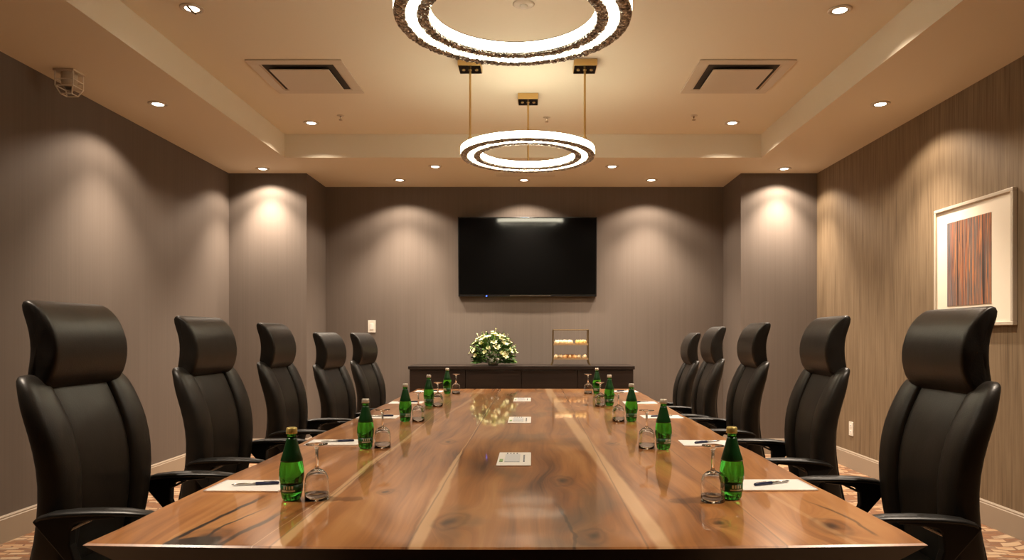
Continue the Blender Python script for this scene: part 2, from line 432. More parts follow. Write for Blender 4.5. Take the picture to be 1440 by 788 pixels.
# ------------------------------------------------------------------ ceiling fittings
def lamp_spot(root):
    for e, deg, bl in ((SPOT_NARROW, DEG_NARROW, 1.0), (SPOT_WIDE, DEG_WIDE, .35)):
        ld = D.lights.new('downlight_lamp', 'SPOT'); ld.energy = e; ld.color = SPOT_COL
        ld.spot_size = math.radians(deg); ld.spot_blend = bl; ld.shadow_soft_size = 0.03
        lo = D.objects.new('lamp', ld); COL.objects.link(lo); lo.parent = root; lo.location = (0, 0, -0.022)
def make_downlight():
    t = thing('downlight', 'x', 'recessed light')
    bm = bmesh.new(); lathe(bm, [(.048, -.0005), (.066, -.0005), (.066, -.004), (.060, -.008), (.050, -.008), (.048, -.004)], 32, close=True)
    obj('trim_ring', bm, M['vent'], t, True)
    bm = bmesh.new(); lathe(bm, [(0, -.006), (.02, -.0065), (.036, -.006), (.040, -.0005), (0, -.0005)], 32)
    obj('lens', bm, M['lens'], t, True)
    bm = bmesh.new(); lathe(bm, [(.040, -.0005), (.048, -.0005), (.048, -.004), (.040, -.006)], 32, close=True)
    obj('reflector', bm, M['reflector'], t, True)
    lamp_spot(t); return t
dl = None
DL = [((-2.65, 5.03, ZS), 'lit downlight in the left soffit, nearest above the blank grey wall'),
      ((-2.65, 6.98, ZS), 'lit downlight in the left soffit just in front of the left corner pier'),
      ((2.46, 5.03, ZS), 'lit downlight in the right soffit above the wall with the picture'),
      ((2.47, 6.98, ZS), 'lit downlight in the right soffit just in front of the right corner pier'),
      ((-1.40, 7.49, ZS), 'lit downlight close to the far wall, left of the television'),
      ((-.09, 7.49, ZS), 'lit downlight close to the far wall, straight above the television'),
      ((1.25, 7.49, ZS), 'lit downlight close to the far wall, right of the television'),
      ((-.944, 6.89, ZS), 'lit downlight in the far soffit, left one of the inner pair'),
      ((.77, 6.89, ZS), 'lit downlight in the far soffit, right one of the inner pair'),
      ((-1.93, 6.20, ZT), 'lit downlight in the raised tray beyond the left air diffuser'),
      ((1.74, 6.20, ZT), 'lit downlight in the raised tray beyond the right air diffuser'),
      ((-1.93, 4.03, ZT), 'dim tilted downlight in the raised tray nearer than the left air diffuser'),
      ((1.75, 4.05, ZT), 'lit downlight in the raised tray nearer than the right air diffuser'),
      ((-1.93, 1.90, ZT), 'unseen downlight added in the left of the raised tray near the camera'),
      ((1.75, 1.90, ZT), 'unseen downlight added in the right of the raised tray near the camera')]  # this near pair is out of view, added for extra light
proto = make_downlight()
for i, (p, lab) in enumerate(DL):
    o = proto if i == 0 else copy_tree(proto)
    o.location = p; tag(o, lab, 'recessed light', 'recessed ceiling downlights')
    if 'dim tilted' in lab:
        bm = bmesh.new(); tube(bm, [(-.004, -.05, -.009), (-.002, 0, -.016), (-.004, .05, -.009)], .006, 8)
        obj('gimbal_bar', bm, M['bronze'], o, True)
        for q in [q for q in o.children if q.type == 'LIGHT']: q.data = q.data.copy(); q.data.energy *= .2

def diffuser(x, y, label):
    t = thing('air_diffuser', label, 'air vent', (x, y, ZT), 0, 'square air diffusers in the ceiling tray')
    bm = bmesh.new(); h = .325
    for s in (1, -1):                                                           # flat outer frame
        box(bm, -h, h, s*h-.07*(s > 0), s*h+.07*(s < 0), -.010, -.0005)
        box(bm, s*h-.07*(s > 0), s*h+.07*(s < 0), -h+.07, h-.07, -.010, -.0005)
    obj('outer_frame', bm, M['vent'], t, bevel=.002)
    obj('duct_throat', boxm(-.255, .255, -.255, .255, -.004, -.0008), M['ventdark'], t)
    bm = bmesh.new(); a, b = .255, .215                                       # sloped inner lip
    for s in range(4):
        c, s_ = [(1, 0), (0, 1), (-1, 0), (0, -1)][s]
        def P(u, v, z): return bm.verts.new((c*u - s_*v, s_*u + c*v, z))
        bm.faces.new((P(a, -a, -.006), P(a, a, -.006), P(b+.02, b+.02, -.002), P(b+.02, -b-.02, -.002)))
    obj('inner_lip', bm, M['vent'], t)
    obj('face_panel', boxm(-.205, .205, -.205, .205, -.028, -.020), M['vent'], t, bevel=.003)
diffuser(-1.61, 5.10, 'square cream air diffuser in the ceiling tray, left of the ring lights')
diffuser(1.45, 5.10, 'square cream air diffuser in the ceiling tray, right of the ring lights')

t = thing('slot_vent', 'long narrow ceiling vent in the far soffit, below the smaller ring light', 'air vent', (-.07, 7.24, ZS))
obj('frame', boxm(-.32, .32, -.10, .10, -.006, -.0005), M['ceil'], t, bevel=.002)
bm = bmesh.new()
for k in range(3): box(bm, -.30, .30, -.07+.055*k, -.045+.055*k, -.0072, -.0055)
obj('slot', bm, M['vent'], t)

t = thing('ceiling_speaker', 'round flat white cover on the tray ceiling seen inside the nearer ring light', 'ceiling cover', (-.05, 3.98, ZT))
bm = bmesh.new(); lathe(bm, [(0, -.010), (.045, -.010), (.055, -.004), (.062, -.0005), (0, -.0005)], 32); obj('cover_plate', bm, M['vent'], t, True)
bm = bmesh.new(); lathe(bm, [(0, -.022), (.018, -.022), (.022, -.010), (0, -.010)], 24); obj('centre_cap', bm, M['white'], t, True)

def sprinkler(x, y, label):
    t = thing('sprinkler_head', label, 'sprinkler', (x, y, ZT), 0, 'sprinkler heads in the ceiling tray')
    bm = bmesh.new(); lathe(bm, [(0, -.004), (.028, -.004), (.032, -.0005), (0, -.0005)], 24); obj('escutcheon', bm, M['vent'], t, True)
    bm = bmesh.new(); lathe(bm, [(0, -.004), (.007, -.004), (.007, -.018), (.004, -.020), (.004, -.034), (.016, -.035), (.016, -.038), (0, -.038)], 16); obj('nozzle', bm, M['reflector'], t, True)
sprinkler(-1.62, 6.0, 'small sprinkler head beside the far left tray downlight')
sprinkler(1.36, 6.0, 'small sprinkler head beside the far right tray downlight')
sprinkler(.12, 6.05, 'small sprinkler head behind the rods of the smaller ring light')

t = thing('alarm_strobe', 'small clear-covered alarm fixture hanging where left wall meets ceiling', 'alarm fixture', (-2.88, 4.42, ZS))
obj('mounting_plate', boxm(-.065, .065, -.06, .06, -.012, -.0005), M['vent'], t, bevel=.003)
bm = bmesh.new(); lathe(bm, [(0, -.012), (.045, -.012), (.045, -.06), (.040, -.085), (.022, -.10), (0, -.102)], 24); obj('housing', bm, M['vent'], t, True)
bm = bmesh.new()
for sx in (-1, 1):
    for sy in (-1, 1): tube(bm, [(sx*.055, sy*.05, -.012), (sx*.055, sy*.05, -.10), (sx*.035, sy*.03, -.145)], .004, 8)
for z, a in ((-.06, 1), (-.10, 1), (-.145, .62)):
    c = [(-.055*a, -.05*a, z), (.055*a, -.05*a, z), (.055*a, .05*a, z), (-.055*a, .05*a, z), (-.055*a, -.05*a, z)]
    for p, q in zip(c, c[1:]): tube(bm, [p, q], .0035, 6)
obj('wire_guard', bm, M['white'], t)
bm = bmesh.new(); lathe(bm, [(0, -.115), (.02, -.112), (.026, -.10), (.018, -.098), (0, -.098)], 20); obj('lens_dome', bm, M['glass'], t, True)

# ------------------------------------------------------------------ ring pendants
def ring_pendant(name_label, cx, cy, degs):
    zb, zt, ro, ri = 2.470, 2.525, .476, .334
    t = thing('ring_pendant', name_label, 'pendant light', (cx, cy, 0), 0, 'lit ring pendants over the table')
    S = 128
    def ring(name, prof, m, sm=False):
        bm = bmesh.new(); lathe(bm, prof, S, close=True); return obj(name, bm, m, t, sm)
    ring('outer_diffuser', [(ro, zb+.006), (ro, zt-.004), (ro-.008, zt-.004), (ro-.008, zb+.006)], M['diffuser'])
    ring('inner_diffuser', [(ri, zb+.006), (ri, zt-.004), (ri+.008, zt-.004), (ri+.008, zb+.006)], M['diffuser'])
    ring('light_channel', [(.388, zb-.001), (.424, zb-.001), (.424, zb+.008), (.388, zb+.008)], M['diffuser'])
    ring('added_top_glow', [(.372, zt), (.438, zt), (.438, zt+.003), (.372, zt+.003)], M['topfill'])  # added emitter, hidden from below, fills the tray with light
    def beads(name, r0, r1):
        bm = bmesh.new(); rg = []
        n = 240; prof = [(r0, zb+.006), (r0+.004, zb-.002), ((r0+r1)/2, zb-.007), (r1-.004, zb-.002), (r1, zb+.006)]
        for i in range(n):
            a = 2*PI*i/n; j = .0025*random.uniform(-1, 1) - (.003 if i % 2 else 0)
            rg.append([bm.verts.new((r*math.cos(a), r*math.sin(a), z + (j if 0 < k < 4 else 0) + (random.uniform(-.0015, .0015) if 0 < k < 4 else 0))) for k, (r, z) in enumerate(prof)])
        for i in range(n):
            A, B = rg[i], rg[(i+1) % n]
            for k in range(4): bm.faces.new((A[k], A[k+1], B[k+1], B[k]))
            bm.faces.new((A[4], A[0], B[0], B[4]))
        obj(name, bm, M['crystal'], t)
    beads('crystal_band', .424, ro); beads('crystal_band', ri, .388)
    ring('top_frame', [(ri, zt-.004), (ro, zt-.004), (ro, zt), (ri, zt)], M['bronze'])
    for deg in degs:
        a = math.radians(deg); px, py = .45*math.cos(a), .45*math.sin(a)
        bm = bmesh.new(); tube(bm, [(px, py, zt-.002), (px, py, ZT-.05)], .0075, 10)
        lathe(bm, [(0, zt-.002), (.014, zt-.002), (.014, zt+.02), (.008, zt+.03), (0, zt+.03)], 16, px, py)
        obj('suspension_rod', bm, M['brass'], t)
        cn = obj('canopy', boxm(px-.078, px+.078, py-.075, py+.075, ZT-.046, ZT-.0005), M['brass'], t, bevel=.002)
        bm = bmesh.new(); box(bm, px-.074, px+.074, py-.071, py+.071, ZT-.050, ZT-.0455)
        obj('canopy_mirror', bm, M['bronze'], cn)
        bm = bmesh.new()
        bm.free()
        for k in (-1, 0, 1):
            bm = bmesh.new(); lathe(bm, [(0, -.055), (.010, -.055), (.012, -.050), (0, -.050)], 16, px+k*.044, py, ZT)
            obj('canopy_screw', bm, M['brass'], cn)
ring_pendant('large nearer glowing ring pendant with crystal bands, cut by the top edge', -.079, 2.87, (270, 30, 150))
ring_pendant('farther glowing ring pendant hanging on three brass rods over the table', -.035, 5.06, (90, 210, 330))

# ------------------------------------------------------------------ conference table
t = thing('conference_table', 'long glossy walnut slab conference table with undercut edges darkened for shade', 'table', (0, 0, 0))
bm = bmesh.new()
def outline(ins, z):
    x0, x1 = -.969+ins, .851-ins; P = []
    n = 12
    for i in range(n+1):                                                        # near end bows out slightly
        u = i/n; P.append((x0+(x1-x0)*u, 1.536+ins - .030*(1-(2*u-1)**2), z))
    m_ = 40
    for i in range(1, m_+1):
        v = i/m_; P.append((x1 + .003*math.sin(v*31)+.002*math.sin(v*77), 1.536+ins+(6.0-1.536-2*ins)*v, z))
    P.append((x0, 6.0-ins, z))
    for i in range(1, m_):
        v = 1-i/m_; P.append((x0 + .003*math.sin(v*27+1)+.002*math.sin(v*63), 1.536+ins+(6.0-1.536-2*ins)*v, z))
    return [bm.verts.new(p) for p in P]
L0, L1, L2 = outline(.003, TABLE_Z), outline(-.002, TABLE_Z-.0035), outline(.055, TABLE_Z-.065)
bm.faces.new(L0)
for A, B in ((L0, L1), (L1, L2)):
    for i in range(len(A)): bm.faces.new((A[i], B[i], B[(i+1) % len(A)], A[(i+1) % len(A)])).material_index = 1 if A is L1 else 0  # undercut bevel coloured dark to stand in for shade under the edge
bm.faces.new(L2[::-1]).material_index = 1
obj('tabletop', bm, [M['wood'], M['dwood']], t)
for yc in (2.7, 4.85):
    bm = bmesh.new(); box(bm, -.42, .30, yc-.16, yc+.16, .06, .655); box(bm, -.50, .38, yc-.24, yc+.24, .0, .06); box(bm, -.56, .44, yc-.28, yc+.28, .655, .6865)
    obj('pedestal', bm, M['dwood'], t, bevel=.006)

# three plates set in the middle of the table
def plate(x, y, label):
    t = thing('power_plate', label, 'power plate', (x, y, TABLE_Z+.0005), 0, 'white power plates along the middle of the table')
    obj('cover_plate', boxm(-.060, .060, -.135, .135, 0, .004), M['paper'], t, bevel=.002)
    bm = bmesh.new(); box(bm, -.034, .020, -.075, .085, .0042, .0055); obj('socket_panel', bm, simple_grey, t)
    bm = bmesh.new()
    for k in range(5): box(bm, .032, .038, -.07+.03*k, -.052+.03*k, .0042, .0055)
    for k in range(4): box(bm, -.03+.012*k, -.026+.012*k, .095, .115, .0042, .0055)
    obj('printed_mark', bm, M['print_'], t)
    obj('green_mark', boxm(-.052, -.040, -.07, -.02, .0042, .0055), M['print_g'], t)
simple_grey = simple('pale_grey_panel', (0.62, 0.64, 0.68), 0.4)
plate(-.066, 2.575, 'white rectangular plate on the table centre line, nearest of three')
plate(-.068, 3.76, 'white rectangular plate on the table centre line, middle of three')
plate(-.072, 4.95, 'white rectangular plate on the table centre line, farthest of three')

# ------------------------------------------------------------------ chairs
def bar_box(bm, p, q, w, h):
    p, q = Vector(p), Vector(q); d = (q-p).normalized(); s = d.cross(Vector((0, 0, 1))).normalized()
    up = s.cross(d); A = []
    for c in (p, q):
        A.append([bm.verts.new(c + s*w*a + up*h*b) for a, b in ((-1, -1), (1, -1), (1, 1), (-1, 1))])
    for i in range(4): bm.faces.new((A[0][i], A[0][(i+1) % 4], A[1][(i+1) % 4], A[1][i]))
    bm.faces.new(A[0][::-1]); bm.faces.new(A[1])
def make_chair():
    t = thing('office_chair', 'x', 'chair')
    L, P = M['leather'], M['plastic']
    # seat
    bm = bmesh.new()
    loft_z(bm, [(.405, .02, .40, -.19, .19), (.415, -.02, .44, -.23, .23), (.45, -.045, .465, -.255, .255), (.48, -.045, .465, -.25, .25), (.50, -.02, .45, -.225, .225), (.505, .03, .40, -.18, .18)], 28, 4)
    obj('seat', bm, L, t, True, sub=1)
    # back: centre panel, two bolsters, shell
    rows = [(.44, -.088, -.01), (.50, -.080, .025), (.60, -.055, .045), (.70, -.040, .055), (.80, -.038, .052), (.90, -.058, .030), (.97, -.080, -.002), (1.025, -.088, -.030), (1.052, -.098, -.052), (1.067, -.097, -.075)]
    yin = [.130, .130, .130, .130, .130, .132, .136, .142, .150, .165]
    yout = [.200, .226, .240, .246, .254, .262, .263, .256, .244, .222]
    bm = bmesh.new()
    pr = [(z, xr+.008, xf-.020, -.142, .142) for z, xr, xf in rows[:8]]
    pr = [(.43, -.07, -.06, -.12, .12)] + pr + [(1.05, -.088, -.060, -.13, .13)]
    loft_z(bm, pr, 28, 5); obj('backrest', bm, L, t, True, sub=1)
    for s in (-1, 1):
        bm = bmesh.new()
        loft_z(bm, [(z, xr, xf, s*a, s*b) for (z, xr, xf), a, b in zip(rows, yin, yout)], 20, 2.7)
        obj('side_bolster', bm, L, t, True, sub=1)
    bm = bmesh.new()
    loft_z(bm, [(z, xr-.014, xr+.02, -.20, .20) for z, xr, xf in rows[:8]] + [(1.045, -.10, -.085, -.15, .15)], 28, 5)
    obj('back_shell', bm, P, t, True, sub=1)
    # headrest: flared side profile swept across the width
    prof = [(-.058, 1.018), (-.026, 1.036), (-.008, 1.085), (-.005, 1.14), (-.014, 1.195), (-.040, 1.245), (-.076, 1.279), (-.102, 1.288), (-.116, 1.276), (-.106, 1.235), (-.090, 1.19), (-.084, 1.14), (-.092, 1.09), (-.098, 1.045), (-.082, 1.020)]
    cx, cz = -.058, 1.150
    st = [(-.186, .40), (-.185, .74), (-.181, .91), (-.172, .965), (-.14, .99), (-.07, 1.0), (0, 1.0), (.07, 1.0), (.14, .99), (.172, .965), (.181, .91), (.185, .74), (.186, .40)]
    bm = bmesh.new(); R = []
    for y, sc in st:
        row = []
        for k, (x, z) in enumerate(prof):
            rip = .0022*math.sin(k*2.4+1) if abs(y) > .165 else 0                # leather gathered at the ends
            xx = cx + (x-cx)*(sc if sc < .9 else 1) - .10*y*y*4*.12
            row.append(bm.verts.new((xx + rip*(1 if x > cx else -1), y + (.004*math.sin(k*2.4) if abs(y) > .184 else 0), cz + (z-cz)*(.74+.26*sc if sc < .96 else 1))))
        R.append(row)
    n = len(prof)
    for A, B in zip(R, R[1:]):
        for k in range(n): bm.faces.new((A[k], A[(k+1) % n], B[(k+1) % n], B[k]))
    bm.faces.new(R[0][::-1]); bm.faces.new(R[-1])
    obj('headrest', bm, L, t, True, sub=1)
    # arms
    for s in (-1, 1):
        yc = s*.272
        bm = bmesh.new()
        pts = [(-.004, 0, .666), (.012, 0, .681), (.045, 0, .690), (.10, 0, .6955), (.17, 0, .698), (.25, 0, .697), (.31, 0, .692), (.335, 0, .684)]
        tube(bm, [(x, yc, z-.009) for x, _, z in pts], [.004, .008, .010, .011, .011, .010, .008, .004], 14, [.012, .022, .028, .031, .031, .028, .022, .010])
        a = obj('armrest', bm, P, t, True)
        bm = bmesh.new()
        prism_xz(bm, [(-.008, .664), (.01, .680), (.14, .686), (.22, .686), (.22, .674), (.15, .668), (.112, .660), (.098, .645), (.096, .60), (.112, .55), (.092, .545), (.050, .595), (.015, .635)], yc-.016, yc+.016)
        obj('arm_bracket', bm, P, a, bevel=.004)
        bm = bmesh.new(); bar_box(bm, (.082, yc, .575), (.14, yc, .46), .006, .012); bar_box(bm, (.14, yc, .465), (.20, s*.20, .405), .008, .012)
        bar_box(bm, (.075, yc, .632), (.150, yc, .668), .009, .004)
        obj('arm_strut', bm, M['chrome'], a, bevel=.002)
    # mechanism, column, five-star foot
    bm = bmesh.new(); box(bm, .08, .32, -.09, .09, .355, .41); bar_box(bm, (.08, 0, .38), (-.075, 0, .40), .035, .014); bar_box(bm, (-.075, 0, .39), (-.085, 0, .52), .035, .012)
    obj('tilt_mechanism', bm, P, t, bevel=.006)
    bm = bmesh.new(); lathe(bm, [(0, .09), (.028, .09), (.028, .22), (.016, .225), (.016, .40), (0, .40)], 20, .2, 0)
    obj('gas_lift', bm, M['chrome'], t, False)
    bm = bmesh.new(); lathe(bm, [(0, .07), (.045, .07), (.045, .115), (.036, .125), (0, .125)], 24, .2, 0); obj('base_hub', bm, P, t, True)
    for k in range(5):
        a = 2*PI*k/5 + .3; c, s = math.cos(a), math.sin(a)
        bm = bmesh.new(); tube(bm, [(.2+c*.03, s*.03, .10), (.2+c*.18, s*.18, .092), (.2+c*.30, s*.30, .072)], [.02, .015, .010], 10, [.026, .020, .015])
        lg = obj('leg', bm, P, t, True)
        ex, ey = .2+c*.30, s*.30
        bm = bmesh.new()
        for off in (-.013, .013):
            b0 = bmesh.new(); lathe(b0, [(0, -.008), (.021, -.008), (.024, -.004), (.024, .004), (.021, .008), (0, .008)], 20)
            bmesh.ops.rotate(b0, verts=b0.verts, matrix=Matrix.Rotation(PI/2, 3, 'X')); bmesh.ops.rotate(b0, verts=b0.verts, matrix=Matrix.Rotation(a+.6, 3, 'Z'))
            d = Vector((-math.sin(a+.6), math.cos(a+.6), 0))*off
            bmesh.ops.translate(b0, verts=b0.verts, vec=Vector((ex, ey, .0245))+d)
            me = D.meshes.new('tmp'); b0.to_mesh(me); b0.free(); bm.from_mesh(me); D.meshes.remove(me)
        tube(bm, [(ex, ey, .024), (ex, ey, .066)], .007, 8)
        obj('caster', bm, M['rubber'], lg, True)
    return t
UPPER = ('seat', 'backrest', 'side_bolster', 'back_shell', 'headrest', 'armrest', 'tilt_mechanism')
CH = [  # X of lumbar front, Y centre, turn (degrees), height offset
    (-1.375, 2.25, 0, .020), (-1.405, 3.20, -3, 0.0), (-1.43, 4.15, 0, -.012), (-1.365, 5.0, -6, -.062), (-1.315, 5.80, -7, -.062),
    (1.245, 2.25, 2, .002), (1.235, 3.17, 4, 0.0), (1.225, 4.15, 3, -.010), (1.205, 5.0, 2, -.022), (1.22, 5.78, 3, -.062)]
ORD = ['nearest', 'second nearest', 'middle', 'second farthest', 'farthest']
proto = make_chair()
for i, (x, y, a, dz) in enumerate(CH):
    c = copy_tree(proto) if i else proto
    side = 'left' if i < 5 else 'right'
    c.location = (x, y, 0)
    c.rotation_euler = (0, 0, math.radians(a) if side == 'left' else PI - math.radians(a))
    tag(c, 'black leather high-back office chair, %s of the five on the %s side' % (ORD[i % 5], side), 'chair', 'black office chairs around the table')
CHAIRS = [o for o in COL.objects if o.name.split('.')[0] == 'office_chair']
for c, (x, y, a, dz) in zip(CHAIRS, CH):
    for ch in c.children:
        if ch.name.split('.')[0] in UPPER: ch.location.z = dz

# ------------------------------------------------------------------ place settings
def make_bottle(gold=False):
    t = thing('water_bottle', 'x', 'bottle')
    prof = [(0, .003), (.018, .0), (.0235, .002), (.0265, .008), (.0285, .022), (.0295, .045), (.0325, .056), (.0335, .068), (.0325, .085), (.029, .105), (.0235, .126), (.0175, .148), (.0135, .164), (.0118, .174), (.0118, .180), (.0138, .182), (.0138, .186), (.0115, .188), (0, .188)]
    bm = bmesh.new(); lathe(bm, prof, 32); obj('glass_body', bm, M['green'], t, True)
    bm = bmesh.new(); lathe(bm, [(.0296, .112-.003), (.0241, .1262), (.0181, .1482), (.0141, .1642), (.0124, .170), (.0120, .170), (.0136, .164), (.0176, .148), (.0236, .126), (.0290, .106)], 32, close=True)
    obj('neck_label', bm, M['foil'], t, True)
    bm = bmesh.new(); lathe(bm, [(.0289, .0225), (.0299, .0445), (.0296, .0445), (.0286, .0225)], 32, close=True)
    o = obj('body_label', bm, M['blab'], t, True)
    bm = bmesh.new()
    for s in range(3):                                                          # pale lozenges of print around the label
        a0 = s*2*PI/3 - PI/2
        for (da0, da1, z0, z1) in ((-.62, .62, .027, .0305), (-.45, -.30, .033, .042), (-.2, -.05, .033, .042), (.05, .2, .033, .042), (.3, .45, .033, .042)):
            n = 6
            pv = None
            for q in range(n+1):
                a = a0 + da0 + (da1-da0)*q/n; r0, r1 = .0289+(z0-.0225)*.045+.0005, .0289+(z1-.0225)*.045+.0005
                cur = (bm.verts.new((r0*math.cos(a), r0*math.sin(a), z0)), bm.verts.new((r1*math.cos(a), r1*math.sin(a), z1)))
                if pv: bm.faces.new((pv[0], cur[0], cur[1], pv[1]))
                pv = cur
    obj('label_print', bm, M['blabw'], o)
    bm = bmesh.new(); lathe(bm, [(0, .1975), (.0125, .1975), (.0145, .1955), (.0150, .184), (.0150, .181), (.0140, .181), (.0140, .190), (0, .190)], 24)
    obj('cap', bm, M['gold'] if gold else M['cap'], t, True); return t
def make_glass():
    t = thing('wine_glass', 'x', 'wine glass')
    # upside-down stemware: rim on the table, foot in the air
    out = [(.0322, 0), (.0323, .020), (.0323, .038), (.0312, .056), (.0265, .070), (.0170, .079), (.0065, .084), (.0042, .092), (.0038, .115), (.0042, .135), (.0075, .143), (.0180, .147), (.0290, .1495), (.0295, .1515), (0, .1515)]
    inn = [(.0310, 0), (.0311, .020), (.0311, .038), (.0299, .055), (.0252, .068), (.0160, .0765), (0, .080)]
    bm = bmesh.new(); lathe(bm, inn[::-1] + out, 40); o = obj('stemware', bm, M['glass'], t, True)
    return t
# the single mesh glass is its own thing: fold the Empty away
def make_glass_mesh():
    t = make_glass(); g = t.children[0]; g.parent = None; g.name = 'wine_glass_form'; D.objects.remove(t); g.name = 'wine_glass'; return g
def make_pad():
    t = thing('note_pad', 'x', 'note pad')
    bm = bmesh.new(); box(bm, -.108, .108, -.075, .075, 0, .004); obj('paper_sheets', bm, M['paper'], t)
    bm = bmesh.new(); box(bm, -.108, -.102, -.0752, .0752, .0005, .0046); obj('glued_edge', bm, simple_grey, t); return t
def make_pen():
    t = thing('ballpoint_pen', 'x', 'pen')
    bm = bmesh.new(); tube(bm, [(.0, 0, .0048), (.062, 0, .0048), (.066, 0, .0048)], [.0048, .0046, .003], 12); obj('barrel', bm, M['ink'], t, True)
    bm = bmesh.new(); tube(bm, [(-.068, 0, .0042), (-.060, 0, .0042), (-.001, 0, .0046)], [.0010, .0033, .0040], 12); obj('grip', bm, M['chrome'], t, True)
    bm = bmesh.new(); box(bm, .022, .058, -.0015, .0015, .0096, .0108); box(bm, .054, .058, -.0015, .0015, .0085, .0108); obj('clip', bm, M['chrome'], t); return t
BL = [(-.660, 1.948), (-.665, 2.83), (-.666, 3.72), (-.664, 4.545), (-.659, 5.49)]
BR = [(.549, 1.96), (.517, 2.81), (.517, 3.72), (.491, 4.545), (.496, 5.49)]
b0, b1, g0, p0, n0 = make_bottle(True), make_bottle(False), make_glass_mesh(), make_pad(), make_pen()
first = set()
def put(proto, *a):
    if proto.name in first: o = copy_tree(proto)
    else: o = proto; first.add(proto.name)
    return o
GLX = [(.067, .006), (.062, .027), (.066, .015), (.062, -.026), (.067, .01)]
GRX = [(-.060, -.031), (-.062, .027), (-.066, .015), (-.062, -.026), (-.067, .01)]
for side, pts, sg, gx in (('left', BL, -1, GLX), ('right', BR, 1, GRX)):
    for i, (x, y) in enumerate(pts):
        who = '%s place on the %s side' % (ORD[i], side)
        o = put(b0 if i == 0 else b1); o.location = (x, y, TABLE_Z+.0005); o.rotation_euler = (0, 0, .35*i + (.0 if sg < 0 else .2))
        tag(o, 'green glass water bottle with %s cap at the %s' % ('gold' if i == 0 else 'pale', who), 'bottle', 'green water bottles on the table')
        o = put(g0); o.location = (x + gx[i][0], y + gx[i][1], TABLE_Z+.0005)
        tag(o, 'clear wine glass turned upside down at the %s' % who, 'wine glass', 'upturned wine glasses on the table')
        px = (-.835 if sg < 0 else .715) + (.0 if i == 0 else .01*math.sin(i*2)); py = y + (.165 if i == 0 else .14 if i == 1 else .18)
        o = put(p0); o.location = (px, py, TABLE_Z+.0005); o.rotation_euler = (0, 0, math.radians((1.5, -2, 1, -1, 2)[i])*sg + (0 if sg < 0 else PI))
        tag(o, 'white paper note pad lying at the %s' % who, 'note pad', 'white note pads on the table')
        o = put(n0); o.location = (px + .012*-sg*(1 if sg < 0 else -.0), py + .002, TABLE_Z+.0047)
        o.rotation_euler = (0, 0, (math.radians(12 + 4*math.sin(i*3))) if sg < 0 else PI + math.radians(24 + 5*math.sin(i*2)))
        tag(o, 'navy ballpoint pen on the pad at the %s' % who, 'pen', 'pens on the note pads')

# ------------------------------------------------------------------ credenza, flowers, pastry stand
CX0, CX1, CY0, CY1, CZ = -1.28, 1.05, 7.30, 7.80, .886
t = thing('credenza', 'low dark espresso credenza under the television behind the table', 'cabinet', (0, 0, 0))
obj('countertop', boxm(CX0, CX1, CY0, CY1, CZ-.035, CZ), M['dwood'], t, bevel=.003)
obj('carcass', boxm(CX0+.012, CX1-.012, CY0+.03, CY1-.005, .07, CZ-.036), M['dwood'], t)
obj('plinth', boxm(CX0+.05, CX1-.05, CY0+.08, CY1-.03, .0, .069), M['plastic'], t)
nw = (CX1-CX0-.03)/4
for k in range(4):
    x0 = CX0+.015+nw*k+.003
    d = obj('door', boxm(x0, x0+nw-.006, CY0+.010, CY0+.0295, .075, CZ-.042), M['dwood'], t, bevel=.002)
    hx = x0+nw-.04 if k % 2 == 0 else x0+.03
    obj('handle', boxm(hx, hx+.010, CY0-.010, CY0+.0105, .50, .62), M['chrome'], d, bevel=.002)

FX, FY = -.415, 7.47
t = thing('flower_arrangement', 'round bouquet of ivory flowers and green leaves on the credenza', 'flowers', (FX, FY, CZ+.0005))
bm = bmesh.new(); lathe(bm, [(0, 0), (.045, 0), (.060, .02), (.066, .05), (.062, .075), (.056, .075), (.060, .05), (.054, .024), (0, .01)], 32); obj('vase', bm, M['stone'], t, True)
rnd = random.Random(11)
def dome(phi, th, r=1.0):
    return Vector((.225*math.cos(phi)*math.sin(th)*r, .16*math.sin(phi)*math.sin(th)*r, .085 + .25*math.cos(th)*r))
def leafshape(bm, base, d, ln, wd, up, mi=0):
    d = d.normalized(); s = d.cross(up)
    if s.length < 1e-3: s = Vector((1, 0, 0))
    s.normalize(); nn = s.cross(d); pr = None
    for u, ww, b in ((0, .12, 0), (.25, .8, .05), (.5, 1, .06), (.75, .7, .02), (1, .04, -.06)):
        c = base + d*ln*u + nn*ln*b
        cur = [bm.verts.new(c - s*wd*ww + nn*wd*.25), bm.verts.new(c), bm.verts.new(c + s*wd*ww + nn*wd*.25)]
        if pr:
            for k in (0, 1): bm.faces.new((pr[k], pr[k+1], cur[k+1], cur[k])).material_index = mi
        pr = cur
bm = bmesh.new()
for k in range(560):
    phi = rnd.uniform(0, 2*PI); th = math.acos(rnd.uniform(-.42, 1)); p = dome(phi, th, rnd.uniform(.5, .97)); p.z = max(p.z, .025)
    d = (p - Vector((0, 0, .06))).normalized() + Vector((rnd.uniform(-.6, .6), rnd.uniform(-.6, .6), rnd.uniform(-.5, .4)))
    if p.z < .11: d.z = max(d.z, -.05)
    leafshape(bm, p, d, rnd.uniform(.04, .075), rnd.uniform(.009, .016), Vector((rnd.uniform(-1, 1), rnd.uniform(-1, 1), 1)))
for k in range(150):                                                            # leaves spreading low over the counter
    a = rnd.uniform(0, 2*PI); r = rnd.uniform(.5, .92)
    p = Vector((.20*math.cos(a)*r, .145*math.sin(a)*r, rnd.uniform(.022, .11)))
    leafshape(bm, p, Vector((math.cos(a)+rnd.uniform(-.6, .6), math.sin(a)+rnd.uniform(-.6, .6), rnd.uniform(.0, .9))), rnd.uniform(.035, .06), rnd.uniform(.010, .017), Vector((rnd.uniform(-.6, .6), -1, 1)))
o = obj('foliage', bm, M['leaf'], t, True); o['kind'] = 'stuff'
bm = bmesh.new()
